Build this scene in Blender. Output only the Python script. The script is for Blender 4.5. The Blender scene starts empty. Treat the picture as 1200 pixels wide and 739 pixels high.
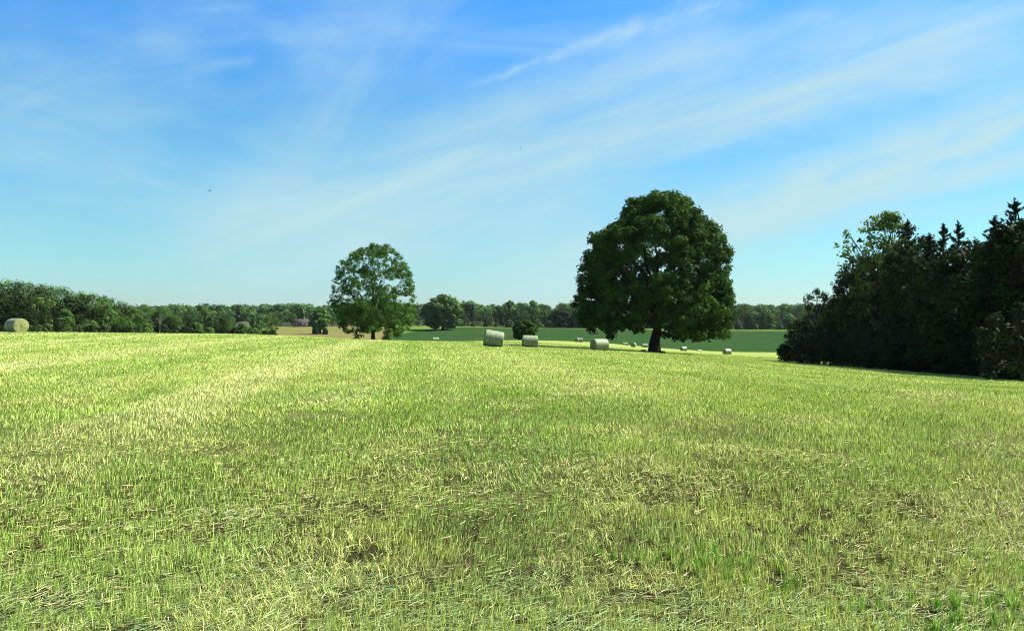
import bpy, math, random
import numpy as np

R = math.radians
SC = bpy.context.scene
COL = SC.collection
EYE = 1.6            # eye height above the grass at the camera
F = 950.0            # focal length in pixels of the 1200 px wide photograph
HY = 374.0           # row of the true horizon

# ------------------------------------------------------------ camera
cam_d = bpy.data.cameras.new('camera')
cam_d.sensor_width = 36.0
cam_d.lens = 36.0 * F / 1200.0
cam_d.clip_start = 0.05
cam_d.clip_end = 8000.0
cam = bpy.data.objects.new('camera', cam_d)
COL.objects.link(cam)
cam.location = (0, 0, EYE)
cam.rotation_euler = (R(90.27), 0, 0)
SC.camera = cam

# ------------------------------------------------------------ light
SUN_EL = 47.0
SUN_AZ = 75.0        # clockwise from the view direction (+Y)
d = bpy.data.lights.new('sun', 'SUN')
d.energy = 5.0
d.angle = R(0.53)
d.color = (1.0, 0.955, 0.86)
sun = bpy.data.objects.new('sun', d)
COL.objects.link(sun)
sun.location = (60, 20, 80)
sun.rotation_euler = (R(90 - SUN_EL), 0, R(180 - SUN_AZ))
SC.view_settings.view_transform = 'Standard'
SC.view_settings.look = 'None'
SC.view_settings.gamma = 1.0
SC.view_settings.use_curve_mapping = False
SC.view_settings.exposure = 1.6
SC.cycles.filter_width = 1.1

w = bpy.data.worlds.new('World')
SC.world = w
w.use_nodes = True
nt = w.node_tree
nt.nodes.clear()


class NG:
    """small helper to write node maths"""
    def __init__(s, nt):
        s.nt = nt

    def n(s, t, **k):
        nd = s.nt.nodes.new(t)
        for a, b in k.items():
            setattr(nd, a, b)
        return nd

    def put(s, sock, v):
        if hasattr(v, 'is_output') or hasattr(v, 'links'):
            s.nt.links.new(v, sock)
        else:
            sock.default_value = v

    def m(s, op, a, b=0.0, c=0.0, clamp=False):
        nd = s.n('ShaderNodeMath', operation=op, use_clamp=clamp)
        s.put(nd.inputs[0], a)
        s.put(nd.inputs[1], b)
        s.put(nd.inputs[2], c)
        return nd.outputs[0]

    def ss(s, x, a, b, lo=0.0, hi=1.0):
        nd = s.n('ShaderNodeMapRange', interpolation_type='SMOOTHSTEP')
        s.put(nd.inputs['Value'], x)
        nd.inputs['From Min'].default_value = a
        nd.inputs['From Max'].default_value = b
        nd.inputs['To Min'].default_value = lo
        nd.inputs['To Max'].default_value = hi
        return nd.outputs[0]

    def mix(s, f, a, b, blend='MIX'):
        nd = s.n('ShaderNodeMix', data_type='RGBA', blend_type=blend)
        s.put(nd.inputs['Factor'], f)
        s.put(nd.inputs['A'], a if hasattr(a, 'links') else (*a, 1))
        s.put(nd.inputs['B'], b if hasattr(b, 'links') else (*b, 1))
        return nd.outputs['Result']

    def vec(s, x, y, z):
        nd = s.n('ShaderNodeCombineXYZ')
        s.put(nd.inputs[0], x)
        s.put(nd.inputs[1], y)
        s.put(nd.inputs[2], z)
        return nd.outputs[0]

    def noise(s, v, scale, detail=5, rough=0.55, dist=0.0):
        nd = s.n('ShaderNodeTexNoise')
        if v is not None:
            s.put(nd.inputs['Vector'], v)
        nd.inputs['Scale'].default_value = scale
        nd.inputs['Detail'].default_value = detail
        nd.inputs['Roughness'].default_value = rough
        nd.inputs['Distortion'].default_value = dist
        return nd.outputs['Fac']


g = NG(nt)
tc = g.n('ShaderNodeTexCoord')
sky = g.n('ShaderNodeTexSky', sky_type='NISHITA')
sky.sun_disc = False
sky.sun_elevation = R(SUN_EL)
sky.sun_rotation = R(SUN_AZ)
sky.altitude = 200
sky.air_density = 1.0
sky.dust_density = 0.6
sky.ozone_density = 2.0
sep = g.n('ShaderNodeSeparateXYZ')
nt.links.new(tc.outputs['Generated'], sep.inputs[0])
X, Y, Z = sep.outputs
Yc = g.m('MAXIMUM', g.m('ABSOLUTE', Y), 0.12)
U = g.m('DIVIDE', X, Yc)
V = g.m('DIVIDE', Z, Yc)
# tint of the clear air by elevation (the photograph's air is cyan low down, deep azure high up)
tr = g.n('ShaderNodeValToRGB')
tr.color_ramp.interpolation = 'EASE'
g.put(tr.inputs[0], g.m('MAXIMUM', Z, 0.0))
els = tr.color_ramp.elements
SKYT = [(0.0, (0.60, 0.82, 0.94)), (0.08, (0.50, 0.90, 0.95)), (0.20, (0.21, 0.86, 1.14)), (0.36, (0.15, 0.90, 1.55)), (0.6, (0.26, 0.50, 0.68)), (1.0, (0.26, 0.38, 0.46))]
els[0].position, els[0].color = SKYT[0][0], (*SKYT[0][1], 1)
els[1].position, els[1].color = SKYT[-1][0], (*SKYT[-1][1], 1)
for p, c in SKYT[1:-1]:
    e = els.new(p)
    e.color = (*c, 1)
clear = g.mix(1.0, sky.outputs[0], tr.outputs[0], 'MULTIPLY')


def uv(px, py):
    return ((px - 600) / F, (HY - py) / F)


def band(p0, p1, w0, w1, strength, along, seed, rough=0.6, lo=0.3, hi=0.75, ends=(0.15, 0.15), curve=0.0, fib=26.0):
    """a streak of cirrus between two sky directions; width grows from w0 to w1"""
    (a, b), (c, e) = uv(*p0), uv(*p1)
    L = math.hypot(c - a, e - b)
    tx, ty = (c - a) / L, (e - b) / L
    du = g.m('SUBTRACT', U, a)
    dv = g.m('SUBTRACT', V, b)
    t = g.m('ADD', g.m('MULTIPLY', du, tx / L), g.m('MULTIPLY', dv, ty / L))
    s = g.m('ADD', g.m('MULTIPLY', du, -ty), g.m('MULTIPLY', dv, tx))
    if curve:
        s = g.m('ADD', s, g.m('MULTIPLY', g.m('MULTIPLY', t, g.m('SUBTRACT', 1.0, t)), curve / F))
    n0 = g.noise(g.vec(g.m('MULTIPLY', t, along), g.m('MULTIPLY', s, 9.0), seed), 1.0, 4, 0.55, 0.2)
    nn = g.noise(g.vec(g.m('MULTIPLY', t, along * 0.55), g.m('MULTIPLY', s, fib), seed + 50.0), 1.0, 7, rough, 0.5)
    s = g.m('ADD', s, g.m('MULTIPLY', g.m('SUBTRACT', n0, 0.5), (w0 + w1) / F * 0.9))
    wd = g.m('ADD', w0 / F, g.m('MULTIPLY', g.m('MINIMUM', g.m('MAXIMUM', t, 0.0), 1.2), (w1 - w0) / F))
    q = g.m('DIVIDE', s, wd)
    fall = g.m('POWER', 2.718, g.m('MULTIPLY', g.m('MULTIPLY', q, q), -1.0))
    e0 = g.ss(t, -ends[0], ends[0])
    e1 = g.ss(t, 1.0 - ends[1], 1.0 + ends[1], 1.0, 0.0)
    tex = g.ss(nn, lo, hi, 0.30, 1.0)
    return g.m('MULTIPLY', g.m('MULTIPLY', fall, tex), g.m('MULTIPLY', g.m('MULTIPLY', e0, e1), strength))


bands = [
    band((260, 320), (1230, -5), 86, 60, 0.86, 5.0, 1.3, lo=0.15, hi=0.65),
    band((540, 140), (1000, 5), 26, 26, 0.45, 6.0, 2.3),
    band((620, 330), (1260, 125), 34, 40, 1.0, 7.0, 4.1, lo=0.25, hi=0.6),
    band((860, 262), (1260, 175), 12, 22, 0.9, 4.0, 8.7),
    band((560, 98), (745, 30), 4.0, 9, 0.46, 9.0, 12.1, rough=0.7, lo=0.35, hi=0.6, fib=70.0),
    band((700, 52), (880, -12), 7, 20, 0.48, 8.0, 15.5, rough=0.7, lo=0.35, hi=0.62, fib=50.0),
    band((290, 260), (500, -20), 44, 80, 0.42, 3.0, 22.0, fib=13.0),
    band((-40, 150), (420, 260), 80, 70, 0.45, 3.0, 31.0),
    band((640, 300), (1240, 232), 9, 14, 0.5, 6.0, 18.0),
    band((830, 150), (1240, 60), 10, 22, 0.4, 5.0, 28.0),
    band((205, 14), (300, 6), 4, 5, 0.25, 3.0, 35.0),
    band((-60, 120), (230, 60), 90, 50, 0.35, 3.0, 37.0),
    band((220, 82), (300, 70), 8, 8, 0.25, 3.0, 39.0),
]
cl = bands[0]
for b in bands[1:]:
    cl = g.m('SUBTRACT', 1.0, g.m('MULTIPLY', g.m('SUBTRACT', 1.0, cl), g.m('SUBTRACT', 1.0, b)))
# faint veil everywhere
veil = g.noise(g.vec(g.m('MULTIPLY', U, 2.0), g.m('MULTIPLY', V, 9.0), 3.0), 1.0, 5, 0.55, 0.6)
veil2 = g.m('MULTIPLY', g.ss(veil, 0.40, 0.75, 0.11, 0.44), g.ss(V, 0.0, 0.12, 0.4, 1.0))
cl = g.m('SUBTRACT', 1.0, g.m('MULTIPLY', g.m('SUBTRACT', 1.0, cl), g.m('SUBTRACT', 1.0, veil2)))
CLOUD = (3.55, 5.15, 5.5)
skyc = g.mix(cl, clear, CLOUD)
bg = g.n('ShaderNodeBackground')
nt.links.new(skyc, bg.inputs[0])
bg.inputs[1].default_value = 0.05
out = g.n('ShaderNodeOutputWorld')
nt.links.new(bg.outputs[0], out.inputs[0])

# ------------------------------------------------------------ noise helpers
rng = np.random.default_rng(7)
random.seed(7)


def _h(ix, iy, seed):
    n = (ix.astype(np.int64) * 374761393 + iy.astype(np.int64) * 668265263 + seed * 1442695041) & 0xffffffff
    n = ((n ^ (n >> 13)) * 1274126177) & 0xffffffff
    return ((n ^ (n >> 16)) & 0xffff) / 65535.0


def vnoise(x, y, seed=0):
    ix, iy = np.floor(x), np.floor(y)
    fx, fy = x - ix, y - iy
    fx = fx * fx * (3 - 2 * fx)
    fy = fy * fy * (3 - 2 * fy)
    a = _h(ix, iy, seed); b = _h(ix + 1, iy, seed)
    c = _h(ix, iy + 1, seed); d_ = _h(ix + 1, iy + 1, seed)
    return (a * (1 - fx) + b * fx) * (1 - fy) + (c * (1 - fx) + d_ * fx) * fy


def fbm(x, y, seed=0, oct=3):
    s = 0; a = 1; t = 0
    for k in range(oct):
        s = s + a * vnoise(x * 2 ** k, y * 2 ** k, seed + k * 17)
        t += a
        a *= 0.5
    return s / t


# ------------------------------------------------------------ terrain
TD = [20, 40, 60, 80, 100, 130, 180, 250, 300, 350, 450, 600, 900, 2000]
TP = {
    -600: [447, 406, 392, 388, 391, 394, 398, 398, 395, 392, 388, 384, 374, 366],
    0:   [449, 408, 393, 388.6, 391, 395, 399, 399, 396, 392, 388, 384, 374, 366],
    150: [450, 410, 396, 390, 391, 395, 399, 399, 396, 392, 387, 382, 372, 366],
    300: [451, 412, 399, 393, 391, 393, 398, 397, 394, 389, 383, 379, 371, 366],
    420: [451, 414, 403, 399, 398, 398, 400, 400, 397, 392, 382, 379, 371, 366],
    520: [451, 416, 406, 403, 401, 400, 400.5, 401.5, 400, 394, 381, 378, 371, 366],
    600: [451, 418, 409, 406.5, 405.5, 402, 398, 398, 397, 393, 383.5, 379, 371, 366],
    700: [451, 421, 413, 411, 409.5, 406.5, 405, 402.5, 400.5, 398, 384, 379, 371, 366],
    765: [452, 424, 417, 415, 413.6, 411.5, 410, 409, 408, 404, 384, 379, 371, 366],
    850: [453, 428, 422, 420, 418.5, 417, 415.8, 414.5, 413.5, 408, 385, 379, 371, 366],
    915: [455, 433, 428, 426, 424.5, 421, 417.5, 415, 413.5, 408, 385, 379, 371, 366],
    1000: [457, 440, 434, 431, 429, 426, 421, 416, 413.5, 408, 385, 379, 371, 366],
    1200: [460, 450, 444, 440, 437, 432, 425, 418, 414, 408, 385, 379, 371, 366],
    1800: [464, 458, 450, 445, 441, 434, 426, 418, 414, 408, 385, 379, 371, 366],
}
UG = np.linspace(-1.3, 1.3, 261)
LG = np.linspace(math.log(16), math.log(2000), 240)
cols = sorted(TP)
cu = np.array([(c - 600) / F for c in cols])
tab = np.zeros((len(cols), len(LG)))
for i, c in enumerate(cols):
    zz = -(np.array(TP[c]) - HY) / F * np.array(TD)
    tab[i] = np.interp(np.exp(LG), TD, zz)
ZT = np.zeros((len(UG), len(LG)))
for j in range(len(LG)):
    ZT[:, j] = np.interp(UG, cu, tab[:, j])


def smooth(a, sig, axis):
    k = np.arange(-int(3 * sig), int(3 * sig) + 1)
    wv = np.exp(-0.5 * (k / sig) ** 2)
    wv /= wv.sum()
    pad = [(0, 0), (0, 0)]
    pad[axis] = (len(k) // 2, len(k) // 2)
    p = np.pad(a, pad, mode='reflect', reflect_type='odd')
    return np.apply_along_axis(lambda v: np.convolve(v, wv, mode='valid'), axis, p)


ZT = smooth(smooth(ZT, 3.0, 1), 3.0, 0) + EYE


def height(x, y):
    x = np.asarray(x, float); y = np.asarray(y, float)
    yy = np.clip(y, 18.0, 1990.0)
    u = np.clip(x / yy, -1.29, 1.29)
    fi = (u - UG[0]) / (UG[1] - UG[0])
    fj = (np.log(yy) - LG[0]) / (LG[1] - LG[0])
    i = np.clip(fi.astype(int), 0, len(UG) - 2); j = np.clip(fj.astype(int), 0, len(LG) - 2)
    a = fi - i; b = fj - j
    z = (ZT[i, j] * (1 - a) + ZT[i + 1, j] * a) * (1 - b) + (ZT[i, j + 1] * (1 - a) + ZT[i + 1, j + 1] * a) * b
    s = np.clip(y / 18.0, 0, 1)
    s = s * s * (3 - 2 * s)
    z = z * s
    near = np.clip(1 - np.hypot(x, y) / 150.0, 0, 1)
    z = z + near * 0.10 * (vnoise(x * 0.35, y * 0.35, 5) - 0.5) + near * 0.03 * (vnoise(x * 1.7, y * 1.7, 9) - 0.5)
    return z


def gp(px, D):
    x = (px - 600) / F * D
    return (x, D, float(height(x, D)))


# ------------------------------------------------------------ mesh / object helpers
def mesh_np(name, verts, faces_list, mat, colors=None, smooth_=False):
    """faces_list: list of int arrays (n,k)"""
    me = bpy.data.meshes.new(name)
    verts = np.asarray(verts, np.float32)
    me.vertices.add(len(verts))
    me.vertices.foreach_set('co', verts.ravel())
    fl = [np.asarray(f, np.int32) for f in faces_list if len(f)]
    nl = sum(f.size for f in fl)
    nf = sum(len(f) for f in fl)
    me.loops.add(nl)
    me.loops.foreach_set('vertex_index', np.concatenate([f.ravel() for f in fl]))
    me.polygons.add(nf)
    tot = np.concatenate([np.full(len(f), f.shape[1], np.int32) for f in fl])
    st = np.concatenate([[0], np.cumsum(tot)[:-1]]).astype(np.int32)
    me.polygons.foreach_set('loop_start', st)
    if smooth_:
        me.polygons.foreach_set('use_smooth', np.ones(nf, bool))
    me.update(calc_edges=True)
    if colors is not None:
        ca = me.color_attributes.new('tint', 'FLOAT_COLOR', 'POINT')
        c4 = np.ones((len(verts), 4), np.float32)
        c4[:, :3] = colors
        ca.data.foreach_set('color', c4.ravel())
    if mat:
        me.materials.append(mat)
    return me


def link(name, data, parent=None, loc=(0, 0, 0), rot=(0, 0, 0), scale=(1, 1, 1)):
    o = bpy.data.objects.new(name, data)
    COL.objects.link(o)
    o.location = loc
    o.rotation_euler = rot
    o.scale = scale
    if parent:
        o.parent = parent
    return o


def tag(o, label=None, cat=None, group=None, kind=None):
    if label: o['label'] = label
    if cat: o['category'] = cat
    if group: o['group'] = group
    if kind: o['kind'] = kind
    return o


def copy_tree(root, loc, rz, scale, label=None, group=None, cat=None):
    r = root.copy()
    COL.objects.link(r)
    r.location = loc
    r.rotation_euler = (0, 0, rz)
    r.scale = scale
    if label: r['label'] = label
    if cat: r['category'] = cat
    if group:
        r['group'] = group
    elif 'group' in r:
        del r['group']
    for ch in list(root.children):
        c = ch.copy()
        COL.objects.link(c)
        c.parent = r
    return r


# ------------------------------------------------------------ materials
def new_mat(name):
    m = bpy.data.materials.new(name)
    m.use_nodes = True
    m.node_tree.nodes.clear()
    return m, NG(m.node_tree)


def leaf_mat(name, base, vary=0.35, trans=0.3, rough=0.7, spec=0.04, tcol=None):
    m, q = new_mat(name)
    at = q.n('ShaderNodeAttribute', attribute_name='tint')
    col = q.mix(1.0, at.outputs['Color'], base, 'MULTIPLY')
    oi = q.n('ShaderNodeObjectInfo')
    v = q.m('ADD', 1.0 - vary / 2, q.m('MULTIPLY', oi.outputs['Random'], vary))
    col = q.mix(1.0, col, q.vec(v, v, v), 'MULTIPLY')
    p = q.n('ShaderNodeBsdfPrincipled')
    q.put(p.inputs['Base Color'], col)
    p.inputs['Roughness'].default_value = rough
    p.inputs['Specular IOR Level'].default_value = spec
    t = q.n('ShaderNodeBsdfTranslucent')
    q.put(t.inputs[0], q.mix(1.0, col, tcol or (1.15, 1.25, 0.6), 'MULTIPLY'))
    mx = q.n('ShaderNodeMixShader')
    mx.inputs[0].default_value = trans
    q.nt.links.new(p.outputs[0], mx.inputs[1])
    q.nt.links.new(t.outputs[0], mx.inputs[2])
    o = q.n('ShaderNodeOutputMaterial')
    q.nt.links.new(mx.outputs[0], o.inputs[0])
    return m


def simple_mat(name, col, rough=0.85, spec=0.2, scale=None, amt=0.25, bump=0.0, stretch=(1, 1, 1), coord='Object', col2=None):
    m, q = new_mat(name)
    p = q.n('ShaderNodeBsdfPrincipled')
    p.inputs['Roughness'].default_value = rough
    p.inputs['Specular IOR Level'].default_value = spec
    if scale:
        t = q.n('ShaderNodeTexCoord')
        mp = q.n('ShaderNodeMapping')
        mp.inputs['Scale'].default_value = stretch
        q.nt.links.new(t.outputs[coord], mp.inputs[0])
        nz = q.noise(mp.outputs[0], scale, 6, 0.6)
        f = q.ss(nz, 0.35, 0.65)
        c2 = col2 or tuple(c * (1 - amt) for c in col)
        q.put(p.inputs['Base Color'], q.mix(f, tuple(c * (1 + amt) for c in col) if not col2 else col, c2))
        if bump:
            b = q.n('ShaderNodeBump')
            b.inputs['Strength'].default_value = bump
            b.inputs['Distance'].default_value = 0.05
            q.nt.links.new(nz, b.inputs['Height'])
            q.nt.links.new(b.outputs[0], p.inputs['Normal'])
    else:
        p.inputs['Base Color'].default_value = (*col, 1)
    o = q.n('ShaderNodeOutputMaterial')
    q.nt.links.new(p.outputs[0], o.inputs[0])
    return m


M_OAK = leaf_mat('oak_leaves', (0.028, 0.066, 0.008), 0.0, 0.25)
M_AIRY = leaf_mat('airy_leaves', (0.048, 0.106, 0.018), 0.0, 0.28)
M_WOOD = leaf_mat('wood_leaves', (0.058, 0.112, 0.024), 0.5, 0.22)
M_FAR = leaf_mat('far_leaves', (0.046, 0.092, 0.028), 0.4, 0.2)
M_DARK = leaf_mat('shade_leaves', (0.014, 0.028, 0.006), 0.3, 0.12)  # shade of the unlit right wood put into a near-black leaf colour
M_PALE = leaf_mat('pale_leaves', (0.085, 0.140, 0.030), 0.0, 0.3)
M_CEDAR = leaf_mat('cedar_sprays', (0.009, 0.018, 0.006), 0.3, 0.08)
M_BRUSH = leaf_mat('brush_leaves', (0.055, 0.085, 0.030), 0.3, 0.2)
M_EDGE = leaf_mat('edge_brush_leaves', (0.020, 0.034, 0.013), 0.2, 0.15)
M_BARK = simple_mat('bark', (0.026, 0.021, 0.016), 0.95, 0.1, 3.0, 0.45, 0.6, (3, 3, 0.6))
M_BARKP = simple_mat('pale_bark', (0.15, 0.14, 0.11), 0.9, 0.1, 3.0, 0.3, 0.4, (3, 3, 0.6))
M_BLADE = leaf_mat('grass_blades', (1, 1, 1), 0.0, 0.22, 0.6, 0.10, tcol=(1.0, 1.02, 0.7))


# ------------------------------------------------------------ ground
def zones(x, y):
    """0 hay field, 1 crop, 2 tan field, 3 grass margin, 4 woodland floor"""
    yy = np.maximum(y, 1.0)
    px = x / yy * F + 600
    de = np.interp(px, [300, 455, 490, 520, 600, 640, 700, 765, 850, 915, 1200], [150, 150, 262, 268, 262, 280, 300, 300, 300, 300, 300])
    ce = np.interp(px, [455, 484, 540, 700], [330, 385, 438, 440])
    wob = 4 * (vnoise(x * 0.05, y * 0.05, 3) - 0.5)
    z = np.zeros(x.shape, int)
    beyond = y > de + wob
    left = px < 458
    z[beyond & left & (y < 452)] = 2
    z[beyond & ~left & (y < ce + wob)] = 1
    z[beyond & ~left & (y >= ce + wob) & (y < 458)] = 3
    z[beyond & left & (px < 322)] = 3
    z[y >= 456] = 4
    return z


def field_mat(name, cols, scales, bump, streak=None, soil=False):
    m, q = new_mat(name)
    ge = q.n('ShaderNodeNewGeometry')
    P = ge.outputs['Position']
    n1 = q.noise(P, scales[0], 4, 0.55)
    n2 = q.noise(P, scales[1], 4, 0.6)
    n3 = q.noise(P, scales[2], 3, 0.6)
    c = q.mix(q.ss(n1, 0.38, 0.62), cols[0], cols[1])
    c = q.mix(q.m('MULTIPLY', q.ss(n2, 0.42, 0.68), 0.75), c, cols[2])
    c = q.mix(q.m('MULTIPLY', q.ss(n3, 0.45, 0.7), 0.6), c, cols[3])
    if streak:
        ang, freq, colr, amt = streak
        mp = q.n('ShaderNodeMapping')
        mp.inputs['Rotation'].default_value = (0, 0, ang)
        mp.inputs['Scale'].default_value = (freq, freq * 0.04, 0)
        q.nt.links.new(P, mp.inputs[0])
        s = q.noise(mp.outputs[0], 1.0, 3, 0.6, 0.2)
        c = q.mix(q.m('MULTIPLY', q.ss(s, 0.5, 0.62), amt), c, colr)
    if soil:        # soil near the camera, colour darkened as shade between blades; sward colour farther off
        sp = q.n('ShaderNodeSeparateXYZ')
        q.nt.links.new(P, sp.inputs[0])
        sd = q.mix(q.ss(n2, 0.4, 0.6), (0.020, 0.018, 0.009), (0.038, 0.036, 0.015))
        c = q.mix(q.ss(q.m('ADD', sp.outputs[1], q.m('MULTIPLY', n1, 20.0)), 12, 40), sd, c)
    p = q.n('ShaderNodeBsdfPrincipled')
    q.put(p.inputs['Base Color'], c)
    p.inputs['Roughness'].default_value = 1.0
    p.inputs['Specular IOR Level'].default_value = 0.0
    b = q.n('ShaderNodeBump')
    b.inputs['Strength'].default_value = bump
    b.inputs['Distance'].default_value = 0.1
    q.nt.links.new(n3, b.inputs['Height'])
    q.nt.links.new(b.outputs[0], p.inputs['Normal'])
    o = q.n('ShaderNodeOutputMaterial')
    q.nt.links.new(p.outputs[0], o.inputs[0])
    return m


MOW = math.atan2(-118, 950)     # mowing direction, heading left of the view axis


def swath(x, y):
    """across-the-swath coordinate, world metres"""
    return x * math.cos(MOW) - y * math.sin(MOW) * 1.0 if False else x * math.cos(-MOW) + y * math.sin(-MOW)


M_HAY = field_mat('mown_hay_ground', [(0.20, 0.255, 0.065), (0.17, 0.23, 0.055), (0.25, 0.27, 0.10), (0.14, 0.17, 0.05)],
                  (0.25, 1.3, 14.0), 0.9, soil=True)
M_CROP = field_mat('crop', [(0.014, 0.044, 0.012), (0.017, 0.050, 0.013), (0.030, 0.046, 0.018), (0.022, 0.050, 0.015)],
                   (0.012, 0.05, 0.5), 0.6, (R(80), 0.18, (0.026, 0.044, 0.014), 0.6))
M_TAN = field_mat('dry_field', [(0.10, 0.115, 0.035), (0.125, 0.10, 0.045), (0.14, 0.12, 0.05), (0.085, 0.10, 0.03)],
                  (0.012, 0.05, 0.6), 0.5)
M_MARG = field_mat('rough_grass', [(0.08, 0.14, 0.025), (0.065, 0.12, 0.022), (0.095, 0.14, 0.035), (0.05, 0.095, 0.02)],
                   (0.03, 0.2, 1.0), 0.6)
M_FLOOR = field_mat('woodland_floor', [(0.035, 0.05, 0.02), (0.03, 0.04, 0.018), (0.05, 0.055, 0.025), (0.025, 0.03, 0.015)],
                    (0.03, 0.2, 1.0), 0.5)

th_f = np.linspace(-0.75, 0.75, 421)
th_b = np.concatenate([np.linspace(0.77, 2 * math.pi - 0.77, 90)])
th = np.concatenate([th_f, th_b])
rr = np.concatenate([[0.6, 1.5, 2.2], np.exp(np.linspace(math.log(3.0), math.log(140), 200)), np.linspace(142, 480, 230), np.exp(np.linspace(math.log(490), math.log(3400), 50))])
TH, RR = np.meshgrid(th, rr, indexing='ij')
GX = RR * np.sin(TH); GY = RR * np.cos(TH)
GZ = height(GX, GY)
nT, nR = GX.shape
V_ = np.stack([GX, GY, GZ], -1).reshape(-1, 3)
I = np.arange(nT)[:, None]; J = np.arange(nR - 1)[None, :]
I2 = (I + 1) % nT
quads = np.stack([I * nR + J, I * nR + J + 1, I2 * nR + J + 1, I2 * nR + J], -1).reshape(-1, 4)
cx = V_[quads].mean(1)
zq = zones(cx[:, 0], cx[:, 1])
for zi, (nm, mt) in enumerate([('hay_field', M_HAY), ('crop_field', M_CROP), ('dry_field', M_TAN), ('grass_margin', M_MARG), ('woodland_ground', M_FLOOR)]):
    qs = quads[zq == zi]
    us, inv = np.unique(qs, return_inverse=True)
    vv = V_[us]; ff = inv.reshape(-1, 4)[:, ::-1]
    if zi == 0:   # close the tiny hole under the camera
        ring = np.array([i * nR for i in range(nT)])
        pos = np.searchsorted(us, ring)
        c0 = len(vv)
        vv = np.vstack([vv, [[0, 0, float(height(0, 0))]]])
        tri = np.stack([pos, np.full(nT, c0), np.roll(pos, -1)], -1)
        me = mesh_np(nm, vv, [ff, tri[:, ::-1]], mt, smooth_=True)
    else:
        me = mesh_np(nm, vv, [ff], mt, smooth_=True)
    tag(link(nm, me), kind='structure')


# ------------------------------------------------------------ grass
def blades(n, dmin, dmax, seed, kind):
    r = np.random.default_rng(seed)
    if kind == 'round_about':     # the same sward beside and behind the camera, wide of the view
        x = r.normal(0, 5.5, n)
        y = r.uniform(-3, 12, n)
        k_ = (np.abs(x) > 0.87 * y) | (y < 3.25)
        x, y = x[k_], y[k_]
        return r, x, y, np.maximum(np.hypot(x, y), 5.0), x / 5 * F + 600
    if kind == 'wide':
        D = np.exp(r.uniform(math.log(dmin), math.log(dmax), n))
        u = r.uniform(0.88, 1.3, n) * np.where(r.random(n) < 0.5, -1, 1)
        return r, u * D, D, D, u * F + 600
    # uniform in the logarithm of distance: density falls with the square of distance
    D = np.exp(r.uniform(math.log(dmin), math.log(dmax), n))
    u = r.uniform(-0.88, 0.88, n)
    x = u * D
    y = D
    px = u * F + 600
    return r, x, y, D, px


def col_field(x, y, D, r, n):
    """colour of the grass by where it grows (true patches in the sward)"""
    pa = fbm(x * 0.30, y * 0.22, 21, 4)          # green / yellow
    pb = fbm(x * 0.45 + 30, y * 0.35, 33, 4)     # blue green clover
    pc = fbm(x * 0.8, y * 0.6 + 9, 44, 3)        # brown
    sw = swath(x, y) + 0.35 * (vnoise(x * 0.05, y * 0.03, 77) - 0.5)
    st = 0.5 + 0.5 * np.cos(2 * math.pi * (sw + 4.2) / 8.6)
    st2 = np.clip((st - 0.84) / 0.08, 0, 1) * np.clip((D - 5) / 12, 0, 1) * np.where(sw < 1, 1.0, 0.35)
    st4 = 0.5 + 0.5 * np.cos(2 * math.pi * (sw + 1.1) / 2.15)          # single mower passes
    st2 = np.maximum(st2, 0.30 * np.clip((st4 - 0.7) / 0.3, 0, 1) * np.clip((D - 9) / 12, 0, 1))
    st3 = np.clip((0.12 - st) / 0.12, 0, 1) * np.clip((D - 12) / 12, 0, 1)
    green = np.array([0.30, 0.455, 0.076])
    yellow = np.array([0.48, 0.57, 0.135])
    straw = np.array([0.66, 0.67, 0.28])
    blue = np.array([0.22, 0.40, 0.10])
    brown = np.array([0.40, 0.33, 0.16])
    t = np.clip((pa - 0.30) / 0.28 + r.normal(0, 0.25, n), 0, 1)[:, None]
    c = green * (1 - t) + yellow * t
    b = np.clip((pb - 0.62) / 0.12, 0, 1) * 0.45
    b = (r.random(n) < b)[:, None]
    c = np.where(b, blue, c)
    k = np.clip((pc - 0.52) / 0.14, 0, 1) * 0.3 * np.clip(1.5 - D / 60, 0.2, 1)
    right = np.clip((x / D + 0.1) * 1.2, 0, 1)
    c = np.where((r.random(n) < k)[:, None], brown, c)
    s = 0.10 + 0.70 * st2 + 0.12 * t[:, 0] + 0.12 * np.clip(1 - D / 14, 0, 1)
    c = np.where((r.random(n) < s)[:, None], straw, c)
    c = np.where((r.random(n) < st3 * 0.55)[:, None], green * 0.9, c)
    c = c * (1 - 0.06 * right[:, None])
    return c, pa, pb, pc


BL_V, BL_F3, BL_F4, BL_C = [], [], [], []
off = 0


def emit(base, tip, wv, col, mid=None, tipc=1.0):
    """a blade: base pair, mid pair, tip"""
    global off
    n = len(base)
    if mid is None:
        v = np.stack([base - wv, base + wv, tip], 1).reshape(-1, 3)
        BL_V.append(v)
        i = off + 3 * np.arange(n)
        BL_F3.append(np.stack([i, i + 1, i + 2], 1))
        BL_C.append(np.repeat(col, 3, 0))
        off += 3 * n
    else:
        v = np.stack([base - wv, base + wv, mid + wv * 0.8, mid - wv * 0.8, tip], 1).reshape(-1, 3)
        BL_V.append(v)
        i = off + 5 * np.arange(n)
        BL_F4.append(np.stack([i, i + 1, i + 2, i + 3], 1))
        BL_F3.append(np.stack([i + 3, i + 2, i + 4], 1))
        BL_C.append(np.repeat(col, 5, 0))
        off += 5 * n


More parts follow.
